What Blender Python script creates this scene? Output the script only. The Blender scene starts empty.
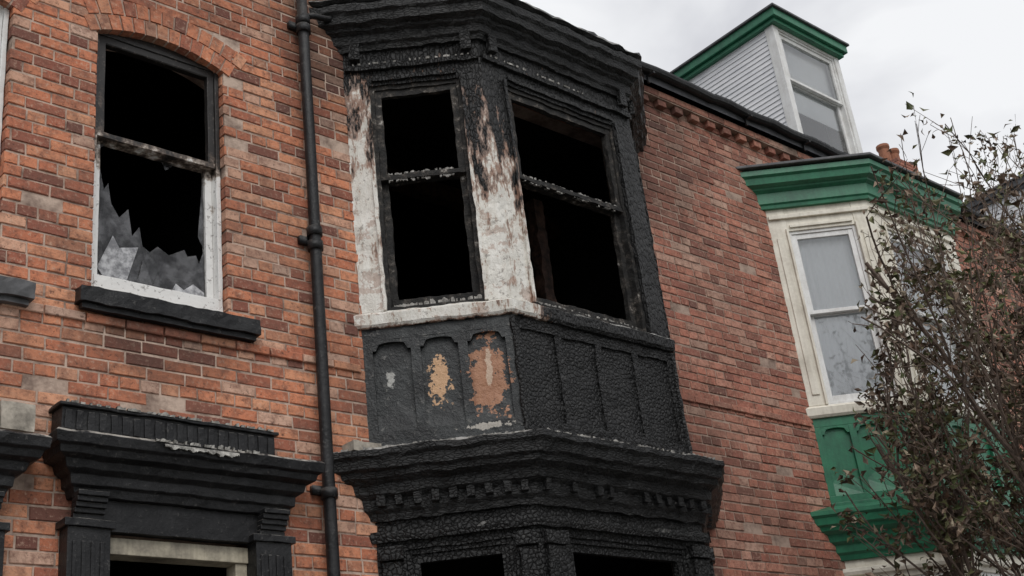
import bpy, math, random
from mathutils import Vector, Matrix, noise
random.seed(7)
S=bpy.context.scene
# ---------------------------------------------------------------- helpers
class B:
    def __init__(s): s.v=[];s.f=[];s.m=[];s.c=[]
    def add(s,vs,fs,mi=0,c=None):
        o=len(s.v); s.v+= [tuple(p) for p in vs]
        for f in fs:
            s.f.append([i+o for i in f]); s.m.append(mi); s.c.append(c)
    def obj(s,name,mats,parent=None,bevel=0,smooth=False):
        me=bpy.data.meshes.new(name); me.from_pydata(s.v,[],s.f)
        if not isinstance(mats,(list,tuple)): mats=[mats]
        for m in mats: me.materials.append(m)
        me.polygons.foreach_set('material_index',s.m)
        if any(c is not None for c in s.c):
            at=me.attributes.new('bc','FLOAT_COLOR','CORNER'); dat=[]
            for f,c in zip(s.f,s.c):
                c=c or (0.5,0.5,0.5,1)
                for _ in f: dat+=list(c)
            at.data.foreach_set('color',dat)
        if smooth: me.polygons.foreach_set('use_smooth',[True]*len(s.f))
        me.update(); me.validate()
        o=bpy.data.objects.new(name,me); S.collection.objects.link(o)
        if parent: o.parent=parent
        if bevel:
            b=o.modifiers.new('b','BEVEL'); b.width=bevel; b.segments=2; b.limit_method='ANGLE'
        return o
def empty(name):
    e=bpy.data.objects.new(name,None); S.collection.objects.link(e); return e
def jit(p,a):
    if not a: return p
    v=Vector(p); n=noise.noise_vector(v*9)*a+noise.noise_vector(v*31)*a*.55
    return tuple(v+n)
def lattice(b,fn,lx,ly,lz,res,mi=0,j=0,c=None):
    def n(l): return max(1,int(math.ceil(l/res))) if res else 1
    nx,ny,nz=n(lx[1]-lx[0]),n(ly[1]-ly[0]),n(lz[1]-lz[0])
    idx={};vs=[];fs=[]
    def V(i,k,l):
        key=(i,k,l)
        if key not in idx:
            idx[key]=len(vs)
            p=fn(lx[0]+(lx[1]-lx[0])*i/nx, ly[0]+(ly[1]-ly[0])*k/ny, lz[0]+(lz[1]-lz[0])*l/nz)
            vs.append(jit(p,j))
        return idx[key]
    for i in range(nx):
        for k in range(ny):
            fs.append([V(i,k,0),V(i,k+1,0),V(i+1,k+1,0),V(i+1,k,0)])
            fs.append([V(i,k,nz),V(i+1,k,nz),V(i+1,k+1,nz),V(i,k+1,nz)])
    for i in range(nx):
        for l in range(nz):
            fs.append([V(i,0,l),V(i+1,0,l),V(i+1,0,l+1),V(i,0,l+1)])
            fs.append([V(i,ny,l),V(i,ny,l+1),V(i+1,ny,l+1),V(i+1,ny,l)])
    for k in range(ny):
        for l in range(nz):
            fs.append([V(0,k,l),V(0,k,l+1),V(0,k+1,l+1),V(0,k+1,l)])
            fs.append([V(nx,k,l),V(nx,k+1,l),V(nx,k+1,l+1),V(nx,k,l+1)])
    b.add(vs,fs,mi,c)
def box(b,x0,x1,y0,y1,z0,z1,mi=0,res=0,j=0,c=None):
    lattice(b,lambda x,y,z:(x,y,z),(x0,x1),(y0,y1),(z0,z1),res,mi,j,c)
class Face:
    def __init__(s,P0,P1):
        s.p=Vector(P0);d=Vector(P1)-s.p;s.L=d.length;s.d=d.normalized();s.n=Vector((s.d.y,-s.d.x))
    def pt(s,u,w,z):
        q=s.p+s.d*u+s.n*w; return (q.x,q.y,z)
    def box(s,b,u0,u1,w0,w1,z0,z1,mi=0,res=0,j=0):
        lattice(b,lambda u,w,z:s.pt(u,-w,z),(u0,u1),(-w1,-w0),(z0,z1),res,mi,j)
def isect(p,d,q,e):
    den=d.x*e.y-d.y*e.x; t=((q.x-p.x)*e.y-(q.y-p.y)*e.x)/den; return p+d*t
def offpath(path,o,yw=6.0):
    P=[Vector(p) for p in path];segs=[]
    for a,c in zip(P,P[1:]):
        d=(c-a).normalized(); n=Vector((d.y,-d.x)); segs.append((a+n*o,d))
    out=[isect(segs[0][0],segs[0][1],Vector((0,yw)),Vector((1,0)))]
    for (p,d),(q,e) in zip(segs,segs[1:]): out.append(isect(p,d,q,e))
    out.append(isect(segs[-1][0],segs[-1][1],Vector((0,yw)),Vector((1,0))))
    return out
def sweep(b,path,prof,mi=0,res=0,j=0,yw=6.0):
    rings=[]
    rows=[offpath(path,o,yw) for o,z in prof]
    ns=[max(1,int((Vector(path[i+1])-Vector(path[i])).length/res)) if res else 1 for i in range(len(path)-1)]
    for i in range(len(path)-1):
        for k in range(ns[i]+(1 if i==len(path)-2 else 0)):
            t=k/ns[i]; rings.append([jit((*(rows[m][i].lerp(rows[m][i+1],t)),prof[m][1]),j) for m in range(len(prof))])
    vs=[p for r in rings for p in r];M=len(prof);fs=[]
    for r in range(len(rings)-1):
        for m in range(M):
            a=r*M+m;c=r*M+(m+1)%M
            fs.append([a,a+M,c+M,c])
    fs.append(list(range(M))); fs.append([ (len(rings)-1)*M+m for m in reversed(range(M))])
    b.add(vs,fs,mi)
def prism(b,poly,z0,z1,mi=0):
    n=len(poly);vs=[(x,y,z0) for x,y in poly]+[(x,y,z1) for x,y in poly]
    fs=[list(range(n))[::-1],list(range(n,2*n))]+[[i,(i+1)%n,(i+1)%n+n,i+n] for i in range(n)]
    b.add(vs,fs,mi)
def tube(b,pts,rads,n=8,mi=0,c=None):
    vs=[];fs=[]
    for i,p in enumerate(pts):
        p=Vector(p); a=Vector(pts[max(0,i-1)]);q=Vector(pts[min(len(pts)-1,i+1)])
        d=(q-a).normalized(); s=d.cross(Vector((0.3,1,0.1))).normalized(); t=d.cross(s)
        for k in range(n):
            an=2*math.pi*k/n; vs.append(tuple(p+(s*math.cos(an)+t*math.sin(an))*rads[i]))
    for i in range(len(pts)-1):
        for k in range(n):
            a=i*n+k;e=i*n+(k+1)%n; fs.append([a,e,e+n,a+n])
    fs.append(list(range(n))[::-1]); fs.append([(len(pts)-1)*n+k for k in range(n)])
    b.add(vs,fs,mi,c)
# ---------------------------------------------------------------- materials
class NT:
    def __init__(s,name):
        s.m=bpy.data.materials.new(name); s.m.use_nodes=True; s.t=s.m.node_tree
        s.b=s.t.nodes['Principled BSDF']; s.co=s.n('ShaderNodeTexCoord').outputs['Object']
    def n(s,t,ins=None,**kw):
        x=s.t.nodes.new(t)
        for k,v in kw.items(): setattr(x,k,v)
        for k,v in (ins or {}).items(): s.put(x.inputs[k],v)
        return x
    def put(s,i,v):
        if hasattr(v,'is_linked') or hasattr(v,'links'): s.t.links.new(v,i)
        else:
            if isinstance(v,tuple) and len(v)==3 and i.type=='RGBA': v=(*v,1)
            i.default_value=v
    def math(s,op,a,b=0.0,clamp=False):
        x=s.n('ShaderNodeMath',{0:a,1:b},operation=op); x.use_clamp=clamp; return x.outputs[0]
    def noise(s,sc,det=4,rough=.6,vec=None,dist=0.0):
        return s.n('ShaderNodeTexNoise',{'Vector':vec or s.co,'Scale':float(sc),'Detail':float(min(det,4)),'Roughness':rough,'Distortion':dist}).outputs['Fac']
    def ramp(s,f,stops):
        r=s.n('ShaderNodeValToRGB',{'Fac':f}); cr=r.color_ramp
        while len(cr.elements)<len(stops): cr.elements.new(.5)
        for e,(p,c) in zip(cr.elements,stops):
            e.position=p; e.color=(*c,1) if isinstance(c,tuple) else (c,c,c,1)
        return r.outputs['Color']
    def mix(s,f,a,b,mode='MIX'):
        x=s.n('ShaderNodeMix',data_type='RGBA',blend_type=mode)
        s.put(x.inputs[0],f);s.put(x.inputs[6],a);s.put(x.inputs[7],b); return x.outputs[2]
    def bump(s,h,dist=.01,st=1.0,prev=None):
        x=s.n('ShaderNodeBump',{'Height':h,'Distance':dist,'Strength':st})
        if prev: s.put(x.inputs['Normal'],prev)
        return x.outputs[0]
    def scale(s,v): return s.n('ShaderNodeMapping',{'Vector':s.co,'Scale':v}).outputs[0]
    def xyz(s):
        x=s.n('ShaderNodeSeparateXYZ',{'Vector':s.co}); return x.outputs
    def up(s):
        g=s.n('ShaderNodeNewGeometry'); return s.n('ShaderNodeSeparateXYZ',{'Vector':g.outputs['Normal']}).outputs[2]
    def out(s,col,rough=.7,nrm=None,spec=.5):
        s.put(s.b.inputs['Base Color'],col); s.put(s.b.inputs['Roughness'],rough); s.b.inputs['Specular IOR Level'].default_value=spec
        if nrm: s.put(s.b.inputs['Normal'],nrm)
        return s.m
    def blob(s,X,Z,cx,cz,rx,rz,nz,amp):
        dx=s.math('DIVIDE',s.math('SUBTRACT',X,cx),rx); dz=s.math('DIVIDE',s.math('SUBTRACT',Z,cz),rz)
        r=s.math('SQRT',s.math('ADD',s.math('MULTIPLY',dx,dx),s.math('MULTIPLY',dz,dz)))
        return s.math('ADD',r,s.math('MULTIPLY',s.math('SUBTRACT',nz,.5),amp))
def paint(name,col,rough=.45,dirt=.5,dirtcol=(.12,.10,.08),sc=5,bump=.002,spec=.4):
    t=NT(name); f=t.noise(sc,6,.65); g=t.noise(sc*9,3,.6)
    f2=t.ramp(t.math('ADD',t.math('MULTIPLY',f,.75),t.math('MULTIPLY',g,.25)),[(.42,1.0),(.68,0.0)])
    st=t.noise(1,5,.6,vec=t.scale((22,22,1.2)))
    f3=t.ramp(st,[(.45,1.0),(.7,0.0)])
    c=t.mix(dirt,col,t.mix(f2,dirtcol,col)); c=t.mix(dirt*.5,c,t.mix(f3,dirtcol,c))
    return t.out(c,rough,t.bump(g,bump,.6),spec)
def brickmat():
    t=NT('brick'); at=t.n('ShaderNodeAttribute',attribute_name='bc'); sp=t.n('ShaderNodeSeparateColor',{'Color':at.outputs['Color']}).outputs
    X,Y,Z=t.xyz()
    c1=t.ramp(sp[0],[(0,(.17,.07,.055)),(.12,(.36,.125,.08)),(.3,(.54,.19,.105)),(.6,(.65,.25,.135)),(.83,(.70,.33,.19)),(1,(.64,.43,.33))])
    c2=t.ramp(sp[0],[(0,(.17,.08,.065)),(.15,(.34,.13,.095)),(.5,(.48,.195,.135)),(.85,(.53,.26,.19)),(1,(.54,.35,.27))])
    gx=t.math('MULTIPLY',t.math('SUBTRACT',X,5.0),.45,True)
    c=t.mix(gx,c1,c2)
    c=t.mix(t.math('MULTIPLY',t.ramp(sp[1],[(.72,0.0),(1,1.0)]),.5),c,(.15,.08,.065))
    n=t.noise(13,5,.74); c=t.mix(.75,c,t.mix(t.ramp(n,[(.34,0.0),(.56,1.0)]),(.19,.09,.065),c))
    n3=t.noise(36,4,.75); c=t.mix(t.ramp(n3,[(.54,0.0),(.68,.55)]),c,(.66,.46,.34))
    c=t.mix(t.ramp(n3,[(.34,.75),(.42,0.0)]),c,(.08,.045,.035))
    big=t.noise(1.1,5,.65); c=t.mix(t.ramp(big,[(.45,0.0),(.72,.5)]),c,(.14,.08,.06))
    sn=t.noise(3,5,.65)
    for cx,cz,rx,rz,amt in((7.6,7.2,1.0,1.2,.55),(4.2,7.0,.5,1.0,.6),(3.05,6.9,.8,.35,.3),(3.1,4.50,.7,.3,.5),(7.5,4.3,.5,1.0,.35)):
        c=t.mix(t.math('MULTIPLY',t.ramp(t.blob(X,Z,cx,cz,rx,rz,sn,1.0),[(.45,1.0),(1.15,0.0)]),amt),c,(.04,.028,.025))
    nb=t.bump(n3,.006,1.0)
    return t.out(c,.88,nb,.25)
def mortarmat():
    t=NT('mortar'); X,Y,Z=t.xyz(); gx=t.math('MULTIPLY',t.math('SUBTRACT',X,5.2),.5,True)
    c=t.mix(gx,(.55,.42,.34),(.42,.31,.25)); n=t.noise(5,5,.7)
    c=t.mix(t.ramp(n,[(.42,0.0),(.64,.85)]),c,(.15,.10,.08))
    return t.out(c,.95,t.bump(t.noise(90,3,.7),.004,1),.2)
def charmat(kind):
    t=NT({'paint':'charred_painted_timber','block':'alligatored_char','mould':'charred_moulding'}[kind]); X,Y,Z=t.xyz()
    sv={'paint':(1,1,.42),'block':(.85,.85,.85),'mould':(.55,.55,1.5)}[kind]
    wv=t.n('ShaderNodeVectorMath',{0:t.scale(sv),1:t.n('ShaderNodeVectorMath',{0:t.n('ShaderNodeTexNoise',{'Vector':t.co,'Scale':14.0,'Detail':2.0}).outputs['Color'],'Scale':.03},operation='SCALE').outputs[0]},operation='ADD').outputs[0]
    vo=t.n('ShaderNodeTexVoronoi',{'Vector':wv,'Scale':40.0,'Randomness':.85},feature='DISTANCE_TO_EDGE').outputs['Distance']
    crack=t.ramp(vo,[(0.0,0.0),(.08,.7),(.3,1.0)])
    fine=t.noise(75,4,.75); n5=t.noise(5,5,.65); n24=t.noise(24,5,.75)
    ch=t.mix(crack,(.003,.003,.003),(.012,.0122,.0125))
    ch=t.mix(t.ramp(n5,[(.50,0.0),(.75,.5)]),ch,(.036,.035,.035))
    ch=t.mix(t.ramp(n24,[(.60,0.0),(.72,.5)]),ch,(.085,.083,.080))
    up=t.up()
    ash=t.math('MULTIPLY',t.ramp(up,[(.25,0.0),(.7,1.0)]),t.ramp(t.noise(9,5,.75),[(.40,0.0),(.56,.95)]))
    ch=t.mix(ash,ch,t.mix(fine,(.25,.24,.22),(.75,.73,.70)))
    col=ch
    amp={'paint':1.0,'block':1.0,'mould':.35}[kind]
    hh=t.math('MULTIPLY',crack,amp)
    if kind=='paint':
        zt=t.math('SUBTRACT',6.62,t.math('MULTIPLY',t.math('SUBTRACT',X,4.5),.55))
        a=t.math('MULTIPLY',t.math('SUBTRACT',zt,Z),1.2)
        b=t.math('MULTIPLY',t.math('SUBTRACT',5.42,X),6.0)
        c=t.math('MULTIPLY',t.math('SUBTRACT',Z,4.835),60.0)
        w=t.math('MINIMUM',t.math('MINIMUM',a,b),c); w=t.math('MINIMUM',w,1.0); w=t.math('MAXIMUM',w,-.7)
        ns=t.math('MULTIPLY',t.math('SUBTRACT',t.noise(6,5,.75,vec=t.scale((2.2,2.2,.6))),.5),2.7)
        w=t.math('ADD',t.math('MULTIPLY',w,.68),ns)
        pc=t.ramp(w,[(.0,(.012,.011,.011)),(.10,(.06,.042,.033)),(.22,(.21,.14,.11)),(.36,(.42,.31,.25)),(.45,(.66,.63,.57)),(1,(.80,.78,.73))])
        pc=t.mix(t.ramp(t.noise(9,5,.7),[(.56,0.0),(.59,1.0)]),pc,t.mix(.5,pc,(.34,.19,.13)))
        pc=t.mix(t.ramp(n24,[(.58,0.0),(.66,.65)]),pc,(.13,.10,.085))
        m=t.ramp(w,[(.0,0.0),(.1,1.0)]); col=t.mix(m,ch,pc)
        hh=t.math('MULTIPLY',hh,t.math('SUBTRACT',1.0,t.math('MULTIPLY',m,.93)))
    nb=t.bump(hh,.015,.9); nb=t.bump(fine,.006,.8,nb)
    return t.out(col,.46 if kind!='paint' else .5,nb,.36)
def plain(name,col,rough=.9,sc=20,var=.4,bump=.003,spec=.3):
    t=NT(name); n=t.noise(sc,5,.7)
    dark=tuple(x*(1-var) for x in col); c=t.mix(t.ramp(n,[(.35,0.0),(.65,1.0)]),dark,col)
    return t.out(c,rough,t.bump(n,bump,.8),spec)
M={}
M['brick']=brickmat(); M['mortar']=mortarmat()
M['char']=charmat('paint'); M['char2']=charmat('block'); M['charm']=charmat('mould')
M['room']=plain('soot_and_painted_gloom',(.012,.011,.011),.95,3,.7)  # near-black: soot in the burnt rooms, unlit gloom painted into the others
M['cream']=paint('cream_paint',(.80,.76,.66),.5,.5,(.34,.29,.22),4)
M['green']=paint('green_gloss_paint',(.030,.19,.10),.4,.65,(.014,.07,.045),5,spec=.45)
M['white']=paint('white_paint',(.80,.80,.79),.45,.4,(.35,.32,.28),6)
def blackmat(name,deb):
    t=NT(name); n=t.noise(7,5,.7); f=t.noise(34,5,.75)
    c=t.mix(t.ramp(n,[(.4,0.0),(.7,1.0)]),(.006,.006,.007),(.020,.020,.021))
    c=t.mix(t.ramp(f,[(.60,0.0),(.68,.6)]),c,(.10,.095,.09))
    up=t.ramp(t.up(),[(.2,0.0),(.7,1.0)]); c=t.mix(t.math('MULTIPLY',up,t.ramp(t.noise(10,4,.7),[(.42,0.0),(.58,deb)])),c,(.42,.39,.35))
    return t.out(c,.45,t.bump(f,.006,.9),.32)
M['black']=blackmat('weathered_black_paint',.9); M['pipe']=blackmat('black_iron_paint',.2)
M['slate']=plain('roof_slate',(.09,.09,.10),.6,6,.5)
M['lead']=plain('lead_flashing',(.13,.13,.135),.55,9,.5)
M['blind']=plain('net_curtain',(.90,.93,.95),.8,2,.03)
def glassmat():
    t=NT('window_glass'); out=t.t.nodes['Material Output']; tr=t.n('ShaderNodeBsdfTransparent'); gl=t.n('ShaderNodeBsdfGlossy',{'Roughness':.03})
    fr=t.n('ShaderNodeFresnel',{'IOR':1.6})
    t.put(gl.inputs['Normal'],t.bump(t.noise(2.2,2),.01,.2))
    f=t.math('ADD',fr.outputs[0],.12,True)
    mx=t.n('ShaderNodeMixShader',{0:f,1:tr.outputs[0],2:gl.outputs[0]}); t.t.links.new(mx.outputs[0],out.inputs[0]); return t.m
M['glass']=glassmat()
def shardmat(name,c0,c1,alpha):
    t=NT(name); out=t.t.nodes['Material Output']; n=t.noise(10,5,.75); 
    t.out(t.mix(t.ramp(n,[(.42,0.0),(.6,1.0)]),c0,c1),.12,None,.9)
    tr=t.n('ShaderNodeBsdfTransparent'); mx=t.n('ShaderNodeMixShader',{0:t.math('ADD',t.math('MULTIPLY',t.ramp(t.noise(5,4,.6),[(.35,0.0),(.65,1.0)]),.4),alpha,True),1:tr.outputs[0],2:t.b.outputs[0]})
    t.t.links.new(mx.outputs[0],out.inputs[0]); return t.m
M['shard']=shardmat('smoke_stained_glass',(.03,.03,.031),(.13,.13,.135),.3)
M['shardw']=shardmat('dusty_glass',(.20,.20,.21),(.55,.55,.56),.7)
def apronmat():
    t=NT('blistered_black_paint'); X,Y,Z=t.xyz(); n6=t.noise(6,5,.7); n28=t.noise(28,5,.75); n11=t.noise(11,5,.75); n20=t.noise(22,5,.7)
    c=t.mix(t.ramp(n6,[(.4,0.0),(.7,1.0)]),(.007,.008,.009),(.034,.038,.039))
    c=t.mix(t.ramp(n28,[(.60,0.0),(.68,.7)]),c,(.15,.145,.135))
    def patch(cx,cz,rx,rz,col,c,nz=n11,amp=2.6):
        return t.mix(t.ramp(t.blob(X,Z,cx,cz,rx,rz,nz,amp),[(.78,1.0),(.84,0.0)]),c,col)
    wood=t.mix(t.noise(1,5,.6,vec=t.scale((30,30,3))),(.20,.075,.035),(.50,.26,.15))
    c=patch(4.985,4.44,.10,.30,wood,c); c=patch(5.0,4.50,.018,.15,(.52,.38,.28),c,n20)
    c=patch(4.765,4.46,.052,.15,(.56,.34,.19),c,n20,3.6); c=patch(4.54,4.5,.02,.06,(.38,.38,.36),c,n20,3)
    c=patch(4.95,4.12,.13,.025,(.40,.37,.33),c,n20)
    return t.out(c,.42,t.bump(n28,.010,1.0),.4)
M['apron']=apronmat()
def leafmat():
    t=NT('leaf'); at=t.n('ShaderNodeAttribute',attribute_name='bc'); t.out(at.outputs['Color'],.6,None,.3); return t.m
M['leaf']=leafmat(); M['bark']=plain('bark',(.17,.125,.10),.9,30,.5)
# ---------------------------------------------------------------- camera
D=Vector((.752,.1965,.6287));N=Vector((-.6488,.3866,.6552));U=Vector((-.114,-.901,.4187))
cx=Vector((D.x,N.x,U.x)).normalized(); cz=-Vector((D.z,N.z,U.z)); cz=(cz-cx*cz.dot(cx)).normalized(); cy=cz.cross(cx)
cam=bpy.data.cameras.new('camera'); co=bpy.data.objects.new('camera',cam); S.collection.objects.link(co)
mw=Matrix.Identity(4)
for i in range(3): mw[i][0]=cx[i];mw[i][1]=cy[i];mw[i][2]=cz[i]
mw[2][3]=1.6; co.matrix_world=mw; cam.sensor_width=36; cam.lens=1277/1024*36; cam.clip_end=2000; S.camera=co
# ---------------------------------------------------------------- houses
houses=[empty('brick_terrace_house') for _ in range(3)]
bound=[8.45,13.1]
def hid(x): return 0 if x<bound[0] else (1 if x<bound[1] else 2)
A0=(4.405,6.0);B0=(5.118,5.362);C0=(6.61,5.362);D0=(7.32,6.0); SP=4.725
XL,XR,ZT=-1.0,21.0,7.80
holes=[(2.63,3.46,4.75,6.46,.085),(1.25,2.125,4.70,6.42,.085),(2.60,3.56,0,3.46,0),(1.15,2.11,0,3.40,0),(14.6,15.5,4.8,6.5,.085),(16.6,17.5,4.8,6.5,.085),(14.6,15.5,1.2,3.1,.085)]
for k in range(2): holes.append((A0[0]+.06+SP*k,D0[0]-.06+SP*k,0,7.2+(.1 if k else 0),0))
def arc(h,extra=0):
    x0,x1,z0,z1,r=h; c=(x1-x0)/2; R=(c*c+r*r)/(2*r); return ((x0+x1)/2, z1+r-R, R+extra)
bs=[B(),B(),B()]
def brick(b,x0,x1,z0,z1,yf=6.0,dep=.11):
    j=lambda a:random.uniform(-a,a)
    y=yf-random.uniform(-.002,.004); ch=.004
    r=random.random(); c=(r,random.random(),random.random(),1)
    if random.random()<.02: y+=.02  # spalled face
    vo=[(x0+j(.002),y+ch,z0+j(.0018)),(x1+j(.002),y+ch,z0+j(.0018)),(x1+j(.002),y+ch,z1+j(.0018)),(x0+j(.002),y+ch,z1+j(.0018))]
    ii=lambda:ch+j(.002)
    vi=[(vo[0][0]+ii(),y+j(.001),vo[0][2]+ii()),(vo[1][0]-ii(),y+j(.001),vo[1][2]+ii()),(vo[2][0]-ii(),y+j(.001),vo[2][2]-ii()),(vo[3][0]+ii(),y+j(.001),vo[3][2]-ii())]
    vb=[(p[0],yf+dep,p[2]) for p in vo]
    fs=[[4,5,6,7]]
    for i in range(4):
        k=(i+1)%4; fs.append([i,k,k+4,i+4]); fs.append([i+8,k+8,k,i])
    b.add(vo+vi+vb,fs,0,c)
row=0;z=0.0;RH=.075
while z+RH<=ZT+.001:
    zt=z+RH-.0120; zm=z+RH/2
    header=(row%4==0)
    w=.1125 if header else .225
    off=(.056 if header else (.1125 if row%2 else 0))+random.uniform(-.015,.015)
    cuts=[]
    for h in holes:
        x0,x1,z0,z1,r=h
        if z0-.03<zm<z1: cuts.append((x0,x1))
        if r and zm>=z1:
            ax,az,R=arc(h,.228)
            if zm<az+R: 
                c=math.sqrt(max(0,R*R-(zm-az)**2)); cuts.append((max(ax-c,x0-.06),min(ax+c,x1+.06)))
    x=XL-off
    while x<XR:
        ww=w+random.uniform(-.008,.008)
        a,b_=x+.0055,x+ww-.0055; x+=ww
        parts=[(a,b_)]
        for c0,c1 in cuts:
            np_=[]
            for p,q in parts:
                if q<=c0 or p>=c1: np_.append((p,q)); continue
                if p<c0-.012: np_.append((p,c0))
                if q>c1+.012: np_.append((c1,q))
            parts=np_
        for p,q in parts:
            if q-p<.015: continue
            s=random.uniform(-.0025,.0025)+.008*noise.noise(Vector((p*.9,row*.37,0)))
            brick(bs[hid((p+q)/2)],p,q,z+s,zt+s,6.0)
    row+=1; z+=RH
for h in holes:
    if not h[4]: continue
    ax,az,R=arc(h); half=math.asin((h[1]-h[0]+.10)/2/R); n=2*int(half*R/.078)+1
    b=bs[hid(ax)]
    for ring in range(2):
        r0=R+ring*.112+.002; r1=r0+.102
        for i in range(n):
            e=random.uniform(-.03,.03); a0=-half+2*half*(i+.08+e)/n; a1=-half+2*half*(i+.92+e)/n
            if ring: a0+=half/n*.9;a1+=half/n*.9
            y=5.996-random.uniform(0,.005); P=lambda a,r,y:(ax+math.sin(a)*r,y,az+math.cos(a)*r)
            vs=[P(a0,r0,y),P(a1,r0,y),P(a1,r1,y),P(a0,r1,y)]+[P(a0,r0,y+.12),P(a1,r0,y+.12),P(a1,r1,y+.12),P(a0,r1,y+.12)]
            b.add(vs,[[0,1,2,3],[1,0,4,5],[2,1,5,6],[3,2,6,7],[0,3,7,4]],0,(random.random()*.9,random.random(),0,1))
    seg=16; vs=[];fs=[]
    for i in range(seg+1):
        a=-half+2*half*i/seg
        for r in (R+.004,R+.225):
            for y in (6.003,6.24): vs.append((ax+math.sin(a)*r,y,az+math.cos(a)*r))
    for i in range(seg):
        o=i*4; fs+= [[o,o+4,o+6,o+2],[o,o+1,o+5,o+4]]
    b.add(vs,fs,1,(.5,.5,.5,1))
xs=sorted(set([XL,XR]+bound+[v for h in holes for v in (h[0]-.008,h[1]+.008)]))
zs=sorted(set([0,ZT]+[v for h in holes for v in (h[2],h[3]+h[4]+.004)]))
for xa,xb in zip(xs,xs[1:]):
    run=None
    for za,zb in zip(zs,zs[1:]):
        mx,mz=(xa+xb)/2,(za+zb)/2
        solid=not any(h[0]-.008<mx<h[1]+.008 and h[2]<mz<h[3]+h[4]+.004 for h in holes)
        if solid:
            if run is None: run=za
            end=zb
        if (not solid or zb==zs[-1]) and run is not None:
            box(bs[hid(mx)],xa,xb,6.0055,6.25,run,end,1,c=(.5,.5,.5,1)); run=None
for X0,X1,hi in((XL,bound[0],0),(bound[0],bound[1],1),(bound[1],XR,2)):
    x=X0
    while x<X1-.1:
        brick(bs[hi],x,x+.105,7.655,7.72,5.945,.1); x+=.225
    x=X0
    while x<X1-.1:
        brick(bs[hi],x+.004,min(x+.221,X1),7.73,7.795,5.925,.12); x+=.225
    box(bs[hi],X0,X1,5.93,6.2,7.721,7.80,1,c=(.5,.5,.5,1))
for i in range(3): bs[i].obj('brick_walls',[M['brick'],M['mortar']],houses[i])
for i,(x0,x1) in enumerate(((XL,bound[0]),(bound[0],bound[1]),(bound[1],XR))):
    b=B()
    vs=[(x0,5.88,7.90),(x1,5.88,7.90),(x1,10.05,12.05),(x0,10.05,12.05),(x0,14.2,7.9),(x1,14.2,7.9),(x0,5.88,7.81),(x1,5.88,7.81),(x0,14.2,7.81),(x1,14.2,7.81)]
    b.add(vs,[[0,1,2,3],[3,2,5,4],[6,7,1,0],[8,6,0,3,4],[7,9,5,2,1],[9,8,4,5]]); b.obj('slate_roof',M['slate'],houses[i])
    b=B(); box(b,x0,x1,13.9,14.1,0,7.8)
    if i==0: box(b,x0,x0+.2,6.26,13.9,0,7.8)
    if i==2: box(b,x1-.2,x1,6.26,13.9,0,7.8)
    box(b,x0+.2,x1-.2,9.6,9.7,0,7.8)
    b.obj('rear_walls',M['mortar'],houses[i])
    b=B(); n=60; pr=[(5.80,7.92),(5.80,7.90),(5.81,7.875),(5.83,7.862),(5.86,7.86),(5.877,7.87),(5.877,7.92),(5.868,7.92),(5.868,7.88),(5.85,7.872),(5.83,7.875),(5.815,7.89),(5.812,7.92)]
    vs=[];fs=[];m=len(pr)
    for k in range(n+1):
        x=x0+(x1-x0)*k/n; s=.010*math.sin(k*.7)+.006*random.random()
        vs+=[(x,y,zz+s) for y,zz in pr]
    for k in range(n):
        for q in range(m): a=k*m+q;e=k*m+(q+1)%m; fs.append([a,e,e+m,a+m])
    fs.append(list(range(m)));fs.append([n*m+q for q in range(m)])
    b.add(vs,fs)
    x=x0+.5
    while x<x1: box(b,x-.012,x+.012,5.79,5.9,7.84,7.858); box(b,x-.012,x+.012,5.86,5.878,7.78,7.84); x+=.9
    b.obj('gutter',M['black'],houses[i])
# ------------------------------------------------ windows
def sash(bf,bg,F,u0,u1,z0,z1,rail,mi=0,res=0,j=0,rec=.04,glass=True,st=.045):
    F.box(bf,u0,u0+.028,-rec-.09,-rec+.012,z0,z1,mi,res,j); F.box(bf,u1-.028,u1,-rec-.09,-rec+.012,z0,z1,mi,res,j)
    F.box(bf,u0+.028,u1-.028,-rec-.09,-rec+.010,z1-.03,z1,mi,res,j)
    F.box(bf,u0+.028,u1-.028,-rec-.09,-rec+.014,z0,z0+.025,mi,res,j)
    a,b_=u0+.029,u1-.029
    F.box(bf,a,a+st,-rec-.04,-rec,rail,z1-.031,mi,res,j);F.box(bf,b_-st,b_,-rec-.04,-rec,rail,z1-.031,mi,res,j)
    F.box(bf,a+st,b_-st,-rec-.04,-rec-.003,z1-.08,z1-.031,mi,res,j);F.box(bf,a,b_,-rec-.041,-rec+.003,rail-.035,rail,mi,res,j)
    F.box(bf,a,a+st,-rec-.085,-rec-.044,z0+.026,rail,mi,res,j);F.box(bf,b_-st,b_,-rec-.085,-rec-.044,z0+.026,rail,mi,res,j)
    F.box(bf,a+st,b_-st,-rec-.085,-rec-.046,z0+.026,z0+.10,mi,res,j);F.box(bf,a+st,b_-st,-rec-.085,-rec-.047,rail-.04,rail,mi,res,j)
    if glass and bg is not None:
        for w,za,zb in((-rec-.02,rail,z1-.08),(-rec-.065,z0+.10,rail-.04)):
            bg.add([F.pt(a+st,w,za),F.pt(b_-st,w,za),F.pt(b_-st,w,zb),F.pt(a+st,w,zb)],[[0,1,2,3]])
def room(name,x0,x1,z0,z1,parent,mat,y1=9.4):
    b=B(); y0=6.26
    vs=[(x0,y0,z0),(x1,y0,z0),(x1,y1,z0),(x0,y1,z0),(x0,y0,z1),(x1,y0,z1),(x1,y1,z1),(x0,y1,z1)]
    b.add(vs,[[0,1,2,3],[4,7,6,5],[3,2,6,7],[0,3,7,4],[1,5,6,2]]); b.obj(name,mat,parent)
room('burnt_room',2.45,3.95,4.2,7.4,houses[0],M['room']); room('neighbour_room',.8,2.3,4.2,7.4,houses[0],M['room'])
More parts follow.
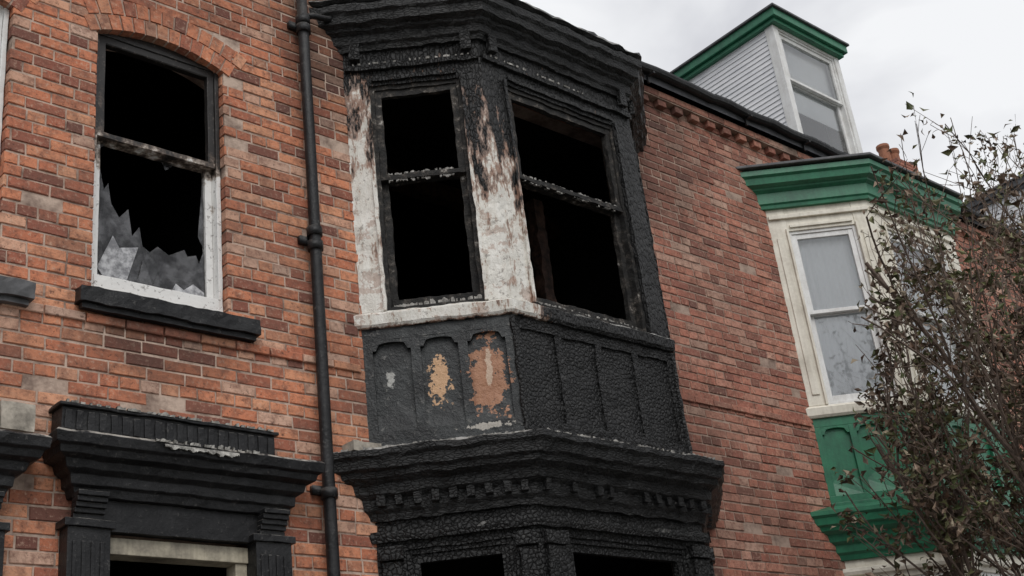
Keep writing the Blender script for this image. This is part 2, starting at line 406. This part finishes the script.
room('burnt_bay_room',4.2,7.5,4.0,7.4,houses[0],M['room']); room('ground_floor_room',4.2,7.5,.1,3.8,houses[0],M['room'])
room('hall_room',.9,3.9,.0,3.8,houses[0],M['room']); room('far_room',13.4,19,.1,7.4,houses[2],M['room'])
# ------------------------------------------------ bays
def arch_panel(b,F,u0,u1,z0,z1,w0,w1,mi=0,j=0):
    n=12; h=(z1-z0)-.02
    vs=[]
    for i in range(n+1):
        t=i/n; u=u0+(u1-u0)*t; s=abs(2*t-1)
        zz=z0 if s>.80 else z0+h*(.7+.3*(1-(s/.80)**2))
        vs+=[jit(F.pt(u,w1,zz),j),jit(F.pt(u,w1,z1),j),jit(F.pt(u,w0,zz),j)]
    fs=[]
    for i in range(n):
        o=i*3; fs+=[[o,o+3,o+4,o+1],[o+2,o+5,o+3,o]]
    b.add(vs,fs,mi)
def bay(parent,k,dz,burnt):
    ox=SP*k; pA,pB,pC,pD=[(p[0]+ox,p[1]) for p in (A0,B0,C0,D0)]; path=[pA,pB,pC,pD]
    FL,FF,FR=Face(pA,pB),Face(pB,pC),Face(pC,pD)
    res=.035 if burnt else 0; j=.008 if burnt else 0
    body=B(); Z=lambda z:z+dz
    op={FL:(.17,.80),FF:(.21,1.29),FR:(.157,.787)}
    zs0,zh=4.955,6.665; mb=M['char'] if burnt else M['cream']
    for F,(a,c) in op.items():
        for (s,e) in((0,a),(c,F.L)):
            F.box(body,s,e,-.13,0,Z(zs0),Z(7.0),0,res,j)
            if not burnt: F.box(body,s+.05,e-.05,0.001,.012,Z(zs0+.10),Z(6.60),0,res,j)
        F.box(body,a,c,-.13,-.004,Z(zh),Z(7.0),0,res,j)
        F.box(body,a+.02,c-.02,-.003,.014,Z(zh+.03),Z(zh+.06),0,res,j)
        F.box(body,0.01,F.L-.01,.0,.026,Z(6.79),Z(6.83),0,res,j)
        F.box(body,a-.022,a,.0,.022,Z(zs0),Z(zh+.02),0,res,j);F.box(body,c,c+.022,.0,.022,Z(zs0),Z(zh+.02),0,res,j)
    body.obj('bay_posts_and_head',mb,parent,0 if burnt else .004)
    b=B(); sweep(b,path,[(-.14,Z(4.84)),(.02,Z(4.84)),(.035,Z(4.86)),(.04,Z(4.925)),(.02,Z(4.94)),(-.0,Z(4.953)),(-.14,Z(4.953))],0,res,j)
    b.obj('bay_sill',mb,parent)
    b=B()
    if burnt: pr=[(-.05,6.95),(.022,6.95),(.03,6.985),(.05,7.0),(.055,7.06),(.085,7.08),(.09,7.10),(.13,7.12),(.14,7.18),(.165,7.20),(.17,7.25),(.0,7.30),(-.05,7.30)]
    else: pr=[(-.05,6.90),(.035,6.90),(.04,6.93),(.055,6.945),(.055,7.05),(.085,7.075),(.09,7.09),(.14,7.11),(.15,7.17),(.175,7.19),(.175,7.24),(.0,7.30),(-.05,7.30)]
    sweep(b,path,[(o,Z(z)) for o,z in pr],0,res,j*1.6)
    b.obj('bay_cornice',M['charm'] if burnt else M['green'],parent)
    b=B(); prism(b,[(p.x,p.y) for p in offpath(path,-.03)],Z(7.25),Z(7.33)); 
    if burnt: sweep(b,path,[(-.05,7.29),(.15,7.275),(.18,7.29),(.16,7.325),(-.05,7.36)],0,.05,.018)
    else: prism(b,[(p.x,p.y) for p in offpath(path,.21)],Z(7.262),Z(7.29))
    b.obj('bay_roof',M['charm'] if burnt else M['lead'],parent,0 if burnt else .006)
    b=B()
    for F in (FL,FF,FR):
        for u in (.09,F.L-.09): F.box(b,u-.035,u+.035,.02,.06,Z(6.86),Z(6.99),0,res,j)
    if burnt: b.obj('cornice_brackets',M['char2'],parent)
    bf=B();bg=B()
    for F,(a,c) in op.items(): sash(bf,bg,F,a,c,Z(zs0),Z(zh),Z(5.96 if burnt else 5.86),0,.03 if burnt else 0,.008 if burnt else 0,.03,not burnt)
    bf.obj('bay_sash_frames',M['char3'] if burnt else M['white'],parent,0 if burnt else .003)
    if not burnt:
        bg.obj('bay_window_glass',M['glass'],parent)
        bl=B()
        for F,(a,c) in op.items():
            n=50; vs=[];fs=[]
            for i in range(n+1):
                u=a+.0+(c-a)*i/n; w=-.124+.005*math.sin(i*1.3)+.003*math.sin(i*.5)
                vs+=[F.pt(u,w,Z(4.96)),F.pt(u,w,Z(6.66))]
            for i in range(n): fs.append([2*i,2*i+2,2*i+3,2*i+1])
            bl.add(vs,fs)
        bl.obj('net_curtains',M['blind'],parent,smooth=True)
    b=B()
    for F,n in((FL,3),(FF,4),(FR,3)):
        mi=0 if F is FL else 1; bf_=burnt and F is not FL
        r2=.028 if bf_ else 0; j2=.009 if bf_ else 0
        if burnt and F is FL: r2,j2=.06,.003
        dp=.014 if bf_ else .03
        F.box(b,0,F.L,-.10,-dp,Z(4.05),Z(4.838),mi,r2,j2)
        F.box(b,0,F.L,-dp+.0001,0,Z(4.76),Z(4.838),mi,r2,j2); F.box(b,0,F.L,-dp+.0001,0,Z(4.05),Z(4.15),mi,r2,j2)
        F.box(b,0,F.L,.001,.02,Z(4.05),Z(4.085),mi,r2,j2)
        e=.06; sw=.06; pw=(F.L-2*e-(n-1)*sw)/n
        F.box(b,0,e,-dp+.0001,-.0005,Z(4.15),Z(4.76),mi,r2,j2);F.box(b,F.L-e,F.L,-dp+.0001,-.0005,Z(4.15),Z(4.76),mi,r2,j2)
        for i in range(n):
            u0=e+i*(pw+sw)
            if i<n-1: F.box(b,u0+pw,u0+pw+sw,-dp+.0001,-.0008,Z(4.15),Z(4.76),mi,r2,j2)
            if bf_: continue
            arch_panel(b,F,u0,u0+pw,Z(4.69),Z(4.762),-.0299,-.002,mi,0)
            zc=Z(4.15); b.add([F.pt(u0,-.029,zc+.12),F.pt(u0+pw,-.029,zc+.12),F.pt(u0+pw/2,-.029,zc+.2),F.pt(u0,-.006,zc),F.pt(u0+pw,-.006,zc)],[[3,4,1,2,0]],mi)
    b.obj('bay_apron_panels',[M['apron'],M['char2']] if burnt else [M['green'],M['green']],parent,0 if burnt else .003)
    b=B()
    for F,u in((FL,FL.L),(FF,FF.L)):
        pts=[F.pt(u,.004,Z(4.06+.77*q/12)) for q in range(13)]; 
        if burnt: pts=[jit(p,.012) for p in pts]
        tube(b,pts,[.018]*13,8)
    b.obj('corner_beads',M['char2'] if burnt else M['green'],parent)
    b=B(); pr=[(-.10,3.60),(.02,3.60),(.03,3.64),(.05,3.66),(.055,3.72),(.09,3.745),(.10,3.80),(.15,3.83),(.16,3.86),(.185,3.875),(.195,3.93),(.215,3.95),(.215,3.985),(.03,4.055),(-.10,4.055)]
    sweep(b,path,[(o,Z(z)) for o,z in pr],0,res,j*1.7); b.obj('lower_cornice',M['charm'] if burnt else M['green'],parent)
    b=B()
    for F in(FL,FF,FR):
        n=int(F.L/.10)
        for i in range(n):
            u=(i+.5)*F.L/n
            if burnt and random.random()<.22: continue
            F.box(b,u-.022,u+.022,.05,.085,Z(3.675),Z(3.735),0,.03 if burnt else 0,j*1.5)
    if burnt: b.obj('cornice_dentils',M['charm'],parent)
    b=B()
    for F,(a,c) in op.items():
        for (s,e) in((0,a),(c,F.L)):
            F.box(b,s,e,-.13,-.002,0,Z(3.60),0,res*2 if burnt else 0,j)
            F.box(b,s+.03,e-.03,-.001,.03,Z(.9),Z(3.35),0,res if burnt else 0,j)
            F.box(b,s+.015,e-.015,-.001,.045,Z(3.36),Z(3.44),0,res if burnt else 0,j)
        F.box(b,a,c,-.13,-.006,Z(3.42),Z(3.60),0,res,j)
        F.box(b,a,c,-.13,-.003,0,Z(.85),0,0,0)
        F.box(b,a-.02,c+.02,-.12,.05,Z(.851),Z(.93),0,0,0)
    sweep(b,path,[(-.05,Z(3.47)),(.025,Z(3.47)),(.035,Z(3.50)),(.03,Z(3.53)),(-.05,Z(3.53))],0,res,j)
    b.obj('ground_floor_bay',M['char2'] if burnt else M['cream'],parent,0 if burnt else .004)
    bf=B();bg=B()
    for F,(a,c) in op.items(): sash(bf,bg,F,a,c,Z(.93),Z(3.42),Z(2.3),0,0,0,.03)
    bf.obj('ground_floor_sashes',M['char2'] if burnt else M['white'],parent)
    if not burnt: bg.obj('ground_floor_glass',M['glass'],parent)
    b=B(); prism(b,[(p.x,p.y) for p in offpath(path,-.06)],Z(3.98),Z(4.04)); b.obj('bay_floor',M['room'],parent)
def char3():
    t=NT('scorched_sash_timber')
    n=t.noise(12,5,.75); c=t.ramp(n,[(.35,(.008,.008,.008)),(.53,(.022,.020,.018)),(.63,(.09,.077,.066)),(.70,(.40,.38,.35))])
    return t.out(c,.7,t.bump(t.noise(40,5,.75),.012,1),.35)
M['char3']=char3()
bay(houses[0],0,0,True); bay(houses[1],1,.07,False)
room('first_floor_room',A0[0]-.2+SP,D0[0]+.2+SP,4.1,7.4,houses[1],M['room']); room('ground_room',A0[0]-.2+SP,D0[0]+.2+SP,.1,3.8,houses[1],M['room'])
b=B(); F=Face(B0,C0); FL=Face(A0,B0)
def crust(b,F,u0,u1,w,z,amp,sgn=1,n=70,thr=-9):
    vs=[];fs=[]
    for i in range(n+1):
        u=u0+(u1-u0)*i/n; h=amp*(.1+1.6*abs(noise.noise(Vector((u*23,z*3,w)))) +random.random()*.4)
        vs+=[F.pt(u,w,z-.006*sgn),F.pt(u,w+.008*random.random(),z+sgn*h),F.pt(u,w-.02,z-.006*sgn),F.pt(u,w-.018,z+sgn*h*.7)]
    for i in range(n):
        if noise.noise(Vector((u0*7+i*.35,z*5,w*3)))<thr: continue
        o=i*4; fs+=[[o,o+4,o+5,o+1],[o+1,o+5,o+7,o+3],[o+2,o+3,o+7,o+6]]
    b.add(vs,fs)
crust(b,FL,.25,.74,-.035,5.962,.020,1,70,-.2);crust(b,FL,.25,.74,-.035,5.925,.024,-1,70,-.1);crust(b,F,.30,1.22,-.035,5.961,.014,1,90,-.1);crust(b,F,.30,1.2,-.035,5.925,.014,-1,90,0)
crust(b,FL,.2,.78,-.02,4.985,.024,1,70,-.15);crust(b,F,.22,1.2,-.02,4.98,.014,1,90,-.05);crust(b,F,.05,1.0,.03,6.83,.008,1,90,.0);crust(b,FL,.05,.9,.03,6.83,.008,1,90,.05)
crust(b,FL,-.2,1.0,.205,3.99,.014,1,120,-.15);crust(b,F,-.05,1.5,.205,3.99,.012,1,150,-.05)
b.obj('ash_crust',plain('ash',(.50,.48,.45),.95,30,.7),houses[0])
b=B(); box(b,6.40,6.50,6.3,6.4,4.1,6.5,0,.05,.015); box(b,4.3,7.4,7.0,7.1,6.75,6.9,0,.1,.01)
b.obj('fallen_timbers',plain('scorched_wood',(.06,.03,.02),.8,14,.9),houses[0])
# ------------------------------------------------ flat windows
W=Face((0,6.0),(20,6.0))
def flatwin(h,rail,mats,parent,glass,sillmat,rec=.06):
    x0,x1,z0,z1,r=h; bf=B();bg=B()
    sash(bf,bg,W,x0+.004,x1-.004,z0+.002,z1+r*.55,rail,0,.05,.003,rec,glass)
    W.box(bf,x0+.03,x1-.03,-rec-.04,-rec+.02,z0+.03,z0+.115,0,.05,.003)
    ax,az,R=arc(h); n=12; vs=[];fs=[]
    for i in range(n+1):
        x=x0+(x1-x0)*i/n; zz=az+math.sqrt(R*R-(x-ax)**2)+.004
        vs+=[W.pt(x,-rec,z1-.03),W.pt(x,-rec,zz),W.pt(x,-rec-.05,z1-.03)]
    for i in range(n): o=i*3; fs+=[[o,o+3,o+4,o+1],[o+2,o+5,o+3,o]]
    bf.add(vs,fs); bf.obj('sash_window_frame',mats,parent,.003)
    if glass: bg.obj('sash_window_glass',M['glass'],parent)
    b=B(); box(b,x0-.09,x1+.17,5.925,6.10,z0-.115,z0-.025,0,.035,.008); box(b,x0-.07,x1+.15,5.95,5.99,z0-.145,z0-.116,0,.04,.005)
    b.obj('stone_sill',sillmat,parent,0)
def leftframe():
    t=NT('half_burnt_white_frame'); X,Y,Z=t.xyz()
    zz=t.math('MULTIPLY',t.math('SUBTRACT',5.9,Z),1.6); w=t.math('ADD',t.math('MAXIMUM',t.math('MINIMUM',zz,.9),-.6),t.math('MULTIPLY',t.math('SUBTRACT',t.noise(7,5,.75),.5),2.1))
    c=t.ramp(w,[(.0,(.02,.018,.017)),(.2,(.10,.075,.06)),(.36,(.40,.34,.29)),(.5,(.76,.75,.73))])
    c=t.mix(t.ramp(t.noise(35,4,.7),[(.58,0.0),(.66,.7)]),c,(.12,.10,.09))
    return t.out(c,.5,t.bump(t.noise(50,4),.003,.8),.4)
flatwin(holes[0],5.80,leftframe(),houses[0],False,M['black'])
flatwin(holes[1],5.70,M['white'],houses[0],True,M['lead'])
for h in holes[4:7]: flatwin(h,(h[2]+h[3])/2,M['white'],houses[2],True,M['lead'])
b=B(); rs=random.Random(5)
def shard(pts,w=-.125,mi=0):
    n=len(pts); b.add([W.pt(p[0],w,p[1]) for p in pts]+[W.pt(p[0],w-.004,p[1]) for p in pts],[list(range(n)),list(range(n,2*n))[::-1]]+[[i,i+n,(i+1)%n+n,(i+1)%n] for i in range(n)],mi)
shard([(2.70,4.85),(3.39,4.85),(3.39,5.25),(3.345,5.12),(3.325,5.17),(3.27,5.15),(3.25,5.19),(3.15,5.13),(3.08,5.17),(3.03,5.12),(2.985,5.15),(2.965,5.27),(2.92,5.20),(2.895,5.37),(2.84,5.30),(2.79,5.38),(2.77,5.51),(2.745,5.46),(2.70,5.70)])
shard([(3.02,4.85),(3.39,4.85),(3.39,4.99),(3.355,5.10),(3.30,5.035),(3.235,5.09),(3.19,4.99),(3.09,5.01)],-.121,0)
shard([(3.14,4.86),(3.38,4.86),(3.37,4.93),(3.30,4.97),(3.24,4.92),(3.19,4.95)],-.116,1)
shard([(2.71,4.95),(2.775,4.86),(2.88,4.88),(2.955,5.13),(2.84,5.10),(2.80,5.17)],-.116,1)
shard([(2.90,4.86),(3.05,4.86),(3.03,4.95),(2.985,5.06),(2.955,4.93)],-.113,0)
shard([(3.34,5.3),(3.39,5.2),(3.39,5.76),(3.378,5.76),(3.362,5.55)],-.125,0)
shard([(2.70,5.72),(2.75,5.76),(2.70,5.76)]); shard([(3.1,5.76),(3.2,5.76),(3.13,5.70)])
b.obj('broken_glass',[M['shard'],M['shardw']],houses[0])
b=B(); box(b,2.75,2.95,6.6,6.62,4.9,5.6,0,.05,.02); box(b,2.7,3.3,7.2,7.3,5.0,5.5,0,.1,.02)
b.obj('burnt_furniture',plain('sooty_furniture',(.05,.045,.045),.9,8,.6),houses[0])
for (x0,x1,z,hi) in((XL,A0[0]-.03,4.545,0),(D0[0]+.03,8.45,4.83,0),(8.452,A0[0]+SP-.03,4.83,1)):
    b=B(); x=x0
    while x<x1-.05:
        e=min(x+.225,x1); brick(b,x+.004,e-.004,z,z+.05,5.984,.03); x+=.225
    b.obj('string_course',M['brick'],houses[hi])
# ------------------------------------------------ door canopies
def canopy(x0,x1,dz,xs0,xs1,name):
    P=[(x0+.17,6.0),(x0+.17,5.93),(x1-.17,5.93),(x1-.17,6.0)]
    b=B(); Z=lambda z:z+dz
    sweep(b,P,[(-.05,Z(3.56)),(.02,Z(3.56)),(.03,Z(3.60)),(.05,Z(3.61)),(.055,Z(3.66)),(.09,Z(3.68)),(.10,Z(3.72)),(.14,Z(3.735)),(.15,Z(3.77)),(.17,Z(3.78)),(.18,Z(3.83)),(.165,Z(3.845)),(.0,Z(3.875)),(-.05,Z(3.875))],0,.04,.006)
    box(b,xs0,xs1,5.87,6.0,Z(3.876),Z(4.0),0,.05,.005); box(b,xs0-.02,xs1+.02,5.85,6.0,Z(4.001),Z(4.02),0,.04,.007)
    n=int((xs1-xs0)/.06)
    for i in range(n):
        x=xs0+(i+.5)*(xs1-xs0)/n; box(b,x-.018,x+.018,5.862,5.872,Z(3.885),Z(3.985),0,.05,.004)
    box(b,x0+.19,x1-.19,5.94,6.0,Z(3.40),Z(3.559),0,.05,.004)
    for xa in(x0+.12,x1-.36):
        box(b,xa,xa+.22,5.90,6.0,0.12,Z(3.40)); box(b,xa-.02,xa+.24,5.885,6.0,Z(3.401),Z(3.44),0,.04,.004); box(b,xa-.02,xa+.24,5.875,6.0,0,.119)
        for q in range(4): box(b,xa+.025+q*.047,xa+.045+q*.047,5.893,5.90,.3,Z(3.33))
        for q in range(5): box(b,xa+.03,xa+.19,5.93-.015*q-.02,5.94,Z(3.445+.026*q),Z(3.470+.026*q),0,.04,.003)
    b.obj(name,M['black'],houses[0],.003)
canopy(2.38,3.90,0,2.44,3.66,'door_canopy'); canopy(.75,2.34,-.05,1.0,2.1,'neighbour_door_canopy')
b=B(); G=Face((2.38,5.75),(3.90,5.75))
crust(b,G,.55,.98,.008,3.815,.022,-1,60,-.35); crust(b,G,.50,1.1,.012,3.835,.012,1,60,-.1); crust(b,Face((2.44,5.85),(3.66,5.85)),.0,1.2,.004,4.02,.010,1,100,-.05)
b.obj('flaking_white_paint',plain('flaked_paint',(.55,.53,.49),.8,25,.7),houses[0])
b=B()
for x0,x1 in((2.62,3.54),(1.17,2.09)):
    box(b,x0,x0+.07,6.0,6.1,0,3.299);box(b,x1-.07,x1,6.0,6.1,0,3.299);box(b,x0,x1,5.985,6.1,3.30,3.385);box(b,x0+.07,x1-.07,6.02,6.1,2.3,2.38)
b.obj('door_frame',paint('beige_paint',(.46,.41,.31),.5,.9,(.10,.085,.07)),houses[0],.004)
b=B()
for x0,x1 in((2.69,3.47),(1.24,2.02)):
    box(b,x0,x1,6.05,6.09,.1,2.3)
    for zz in(.3,1.3):
        for xa in(x0+.1,(x0+x1)/2+.04): box(b,xa,xa+.25,6.038,6.05,zz,zz+.8)
b.obj('front_door',M['black'],houses[0],.004)
stone=plain('pale_stone',(.50,.45,.38),.9,10,.6)
b=B(); box(b,2.16,2.33,5.93,6.0,3.87,4.01,0,.03,.006); b.obj('stone_block',stone,houses[0])
b=B(); box(b,4.20,4.40,5.88,6.0,3.99,4.05,0,.03,.006); b.obj('stone_corbel',stone,houses[0])
# ------------------------------------------------ drainpipe
b=B(); X=4.045; Y=5.93
tube(b,[(X,Y,0),(X+.003,Y,2),(X,Y,4),(X+.004,Y,6),(X-.004,Y,8.0)],[.037]*5,14)
for zz in(.9,2.7,3.72,5.32,5.42,6.98,7.05):
    tube(b,[(X,Y,zz-.03),(X,Y,zz-.029),(X,Y,zz+.029),(X,Y,zz+.03)],[.040,.050,.050,.040],14)
for zz in(3.75,5.37,7.02): box(b,X-.085,X+.085,5.965,5.998,zz-.025,zz+.025)
tube(b,[(X+.03,Y,7.10),(X+.09,Y,7.13),(X+.22,5.94,7.16),(X+.32,5.95,7.28)],[.022]*4,8)
b.obj('drainpipe',M['pipe'],houses[0],smooth=True)
# ------------------------------------------------ dormers
def dormer(xc,parent,fy=6.4,top=10.18,w=1.22,mat='green'):
    x0,x1=xc,xc+w; zb=8.3; zt=top-.13
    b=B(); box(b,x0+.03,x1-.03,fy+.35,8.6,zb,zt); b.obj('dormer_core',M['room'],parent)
    b=B(); z=zb
    while z<zt-.01:
        for xa,s in((x0,-1),(x1,1)):
            b.add([(xa+s*.010,fy+.06,z),(xa+s*.010,8.6,z),(xa,8.6,z+.06),(xa,fy+.06,z+.06),(xa-s*.03,fy+.06,z),(xa-s*.03,8.6,z)],[[0,1,2,3],[4,5,1,0]])
        z+=.06
    b.obj('dormer_weatherboards',M['boards'],parent)
    b=B(); F=Face((x0-.02,fy),(x1+.02,fy)); L=F.L
    F.box(b,0,.09,-.12,0,zb,zt);F.box(b,L-.09,L,-.12,0,zb,zt);F.box(b,.09,L-.09,-.12,-.003,zt-.08,zt);F.box(b,.09,L-.09,-.12,.04,zb+.1,zb+.18)
    bg=B(); sash(b,bg,F,.09,L-.09,zb+.18,zt-.08,9.35,0,0,0,.03)
    b.obj('dormer_window_frame',M['white'],parent,.004); bg.obj('dormer_glass',M['glass'],parent)
    b=B(); F.box(b,.09,L-.09,-.15,-.135,9.0,zt-.08); b.obj('dormer_blind',M['blind'],parent)
    b=B(); box(b,x0-.06,x1+.06,fy-.06,8.4,zt-.05,zt); box(b,x0-.10,x1+.10,fy-.10,8.4,zt+.001,top-.03)
    b.obj('dormer_fascia',M[mat],parent,.006)
    b=B(); box(b,x0-.13,x1+.13,fy-.13,8.45,top-.029,top); b.obj('dormer_roof',M['lead'],parent,.006)
def boards():
    t=NT('white_weatherboard'); n=t.noise(5,5,.6,vec=t.scale((1,1,6))); c=t.mix(t.ramp(n,[(.35,0.0),(.65,1.0)]),(.68,.69,.71),(.82,.82,.83)); return t.out(c,.5,None,.4)
M['boards']=boards()
dormer(10.73,houses[1]); dormer(17.35,houses[2],mat='lead')
b=B(); z=11.2
while z<12.55:
    for q in range(3): brick(b,19.3+q*.225,19.3+q*.225+.216,z,z+.066,9.7,.7)
    z+=.075
b.obj('chimney_stack',M['brick'],houses[2])
b=B()
for q in range(2): tube(b,[(19.45+q*.33,10.0,12.53),(19.45+q*.33,10.0,12.95),(19.45+q*.33,10,13.0),(19.45+q*.33,10,13.05)],[.11,.10,.125,.12],12)
b.obj('chimney_pots',plain('terracotta',(.35,.15,.09),.8,9,.4),houses[2])
# ------------------------------------------------ ground
def sheet(name,x0,x1,y0,y1,z,mat):
    b=B(); b.add([(x0,y0,z),(x1,y0,z),(x1,y1,z),(x0,y1,z)],[[0,1,2,3]]); return b.obj(name,mat)
sheet('ground',-500,500,-500,500,-.13,plain('grass_earth',(.10,.11,.06),.95,2,.5))
sheet('road',-60,80,-6.5,-.6,-.125,plain('asphalt',(.055,.055,.055),.9,40,.3))
b=B(); box(b,-60,80,-.45,6.0,-.129,0.0); b.obj('pavement',plain('paving',(.22,.21,.20),.9,9,.25))
b=B(); box(b,-60,80,-.6,-.452,-.129,.004); b.obj('kerb',plain('kerb_stone',(.3,.29,.28),.9,15,.3),None,.01)
b=B()
for k in range(15): box(b,-55+k*9,-51+k*9,-3.6,-3.5,-.1209,-.1200)
b.obj('road_marking',plain('road_paint',(.75,.75,.72),.7,20,.2))
# ------------------------------------------------ tree
tr=B(); lf=B(); rnd=random.Random(33)
def leaf(p,dirv,size):
    # fewer leaves high in the crown and on its thin left side, clumped by noise
    keep=.92 if p.z<4.2 else (.62 if p.z<5.2 else .36)
    if p.x<6.75+.43*(p.z-3.36)+.35: keep*=.6
    if noise.noise(p*2.6)+.25*noise.noise(p*7)<-.04: keep*=.25
    if rnd.random()>keep: return
    col=rnd.choice([(.15,.095,.065),(.12,.08,.055),(.20,.14,.10),(.10,.095,.045),(.09,.105,.04),(.26,.19,.14),(.34,.28,.20),(.08,.055,.042),(.14,.14,.06)])
    k=rnd.uniform(.6,1.25); col=(col[0]*k,col[1]*k,col[2]*k,1)
    d=(dirv*.4+Vector((rnd.uniform(-1,1),rnd.uniform(-1,1),rnd.uniform(-1.5,.4)))).normalized()
    s=d.cross(Vector((rnd.uniform(-1,1),rnd.uniform(-1,1),rnd.uniform(-1,1)))).normalized(); nn=d.cross(s)
    L=size*rnd.uniform(.6,1.4); wd=L*rnd.uniform(.17,.31)
    m=p+d*L*.5+nn*L*.12; e=p+d*L-nn*L*rnd.uniform(-.1,.3)
    lf.add([p,m+s*wd+nn*wd*.6,e,m-s*wd+nn*wd*.6,m],[[0,4,1],[4,2,1],[0,3,4],[3,2,4]],0,col)
def inside(c):
    if c.z<2.2: return True
    lo=6.35+.43*(c.z-3.36)+.9*noise.noise(c*1.5)
    hi=6.75+.27*(c.x-7.85)+.6*noise.noise(c*2.1)
    return c.x>lo+(c.y-4)*1.7 and c.z<hi+(c.y-4)*1.1
def grow(p,d,L,r,depth):
    n=max(4,int(L/.14)); pts=[p.copy()];rad=[r]; cur=p.copy(); dd=d.copy()
    for i in range(n):
        dd=(dd+Vector((rnd.gauss(0,.10),rnd.gauss(0,.08),rnd.gauss(0,.05)+(.03 if depth<2 else -.02)))).normalized()
        nx=cur+dd*(L/n)
        if not inside(nx): 
            if len(pts)<2: return
            break
        cur=nx; pts.append(cur.copy()); rad.append(r*(1-.85*(i+1)/n)+.0016)
        t=(i+1)/n
        if depth<3:
            pr=(.82 if depth==0 else .52) if t>(.2 if depth==0 else .1) else 0
            if depth==0 and cur.z<2.4: pr=.2
            if rnd.random()<pr:
                sd=(dd*.7+Vector((rnd.uniform(-1,1),rnd.uniform(-.7,.7),rnd.uniform(-.3,.7)))*.8).normalized()
                grow(cur,sd,L*rnd.uniform(.2,.38)*(1.15-t*.5),r*(1-.8*t)*.5,depth+1)
        if depth>=1 and cur.z>1.8:
            for _ in range(rnd.choice([1,1,2,3,3] if depth>1 else [0,1,1,2])): leaf(cur+Vector((rnd.gauss(0,.03),rnd.gauss(0,.03),rnd.gauss(0,.03))),dd,.064)
    if depth>=1 and cur.z>1.8:
        for _ in range(rnd.choice([1,3,7])): leaf(cur+Vector((rnd.gauss(0,.03),rnd.gauss(0,.03),rnd.gauss(0,.03))),dd,.062)
    tube(tr,pts,rad,5 if depth else 7)
base=Vector((8.0,4.0,0))
stems=[((-.14,.02),5.6,.030),((-.03,-.03),6.8,.030),((.06,.05),7.2,.028),((.14,-.05),7.4,.030),((.24,.03),7.4,.028),((-.08,.06),5.6,.028),((.32,-.04),7.0,.028),((-.19,-.03),4.8,.026),((.02,-.06),5.4,.026),((.28,.05),6.0,.026),((.40,.0),6.2,.028),((.20,-.07),4.9,.026),((.46,.03),5.4,.026)]
for (dx,dy),L,r in stems:
    grow(base+Vector((dx*1.2,dy*.8,0)),Vector((dx,dy,1)).normalized(),L,r,0)
tree=tr.obj('shrub_tree',M['bark']); lo=lf.obj('leaves',M['leaf'],tree)
# ------------------------------------------------ world + sun
w=bpy.data.worlds.new('World'); S.world=w; w.use_nodes=True; nt=w.node_tree; bgn=nt.nodes['Background']
sky=nt.nodes.new('ShaderNodeTexSky'); sky.sky_type='NISHITA'; sky.sun_disc=False; sky.sun_rotation=math.radians(205)
tc=nt.nodes.new('ShaderNodeTexCoord'); mp=nt.nodes.new('ShaderNodeMapping'); mp.inputs['Scale'].default_value=(1,1,2.0); nt.links.new(tc.outputs['Generated'],mp.inputs[0])
nz=nt.nodes.new('ShaderNodeTexNoise'); nz.inputs['Scale'].default_value=4.0; nz.inputs['Detail'].default_value=5; nz.inputs['Roughness'].default_value=.5; nz.inputs['Distortion'].default_value=.3; nt.links.new(mp.outputs[0],nz.inputs['Vector'])
rp=nt.nodes.new('ShaderNodeValToRGB'); nt.links.new(nz.outputs['Fac'],rp.inputs[0])
rp.color_ramp.elements[0].position=.38; rp.color_ramp.elements[0].color=(.68,.69,.73,1); rp.color_ramp.elements[1].position=.60; rp.color_ramp.elements[1].color=(.93,.94,.96,1)
sc=nt.nodes.new('ShaderNodeVectorMath'); sc.operation='SCALE'; sc.inputs['Scale'].default_value=10.0; nt.links.new(rp.outputs[0],sc.inputs[0])
mx=nt.nodes.new('ShaderNodeMix'); mx.data_type='RGBA'; mx.inputs[0].default_value=.97; nt.links.new(sky.outputs[0],mx.inputs[6]); nt.links.new(sc.outputs[0],mx.inputs[7])
nt.links.new(mx.outputs[2],bgn.inputs[0]); bgn.inputs[1].default_value=.1
sl=bpy.data.lights.new('sun','SUN'); sl.energy=1.5; sl.angle=math.radians(35); sl.color=(1,.98,.95)
so=bpy.data.objects.new('sun',sl); S.collection.objects.link(so)
el=math.radians(48); az=math.radians(205)
sd=Vector((math.sin(az)*math.cos(el),math.cos(az)*math.cos(el),math.sin(el)))
so.rotation_euler=sd.to_track_quat('Z','Y').to_euler()
sky.sun_elevation=el
S.view_settings.view_transform='Standard'; S.view_settings.look='None'; S.view_settings.exposure=0; S.view_settings.gamma=1
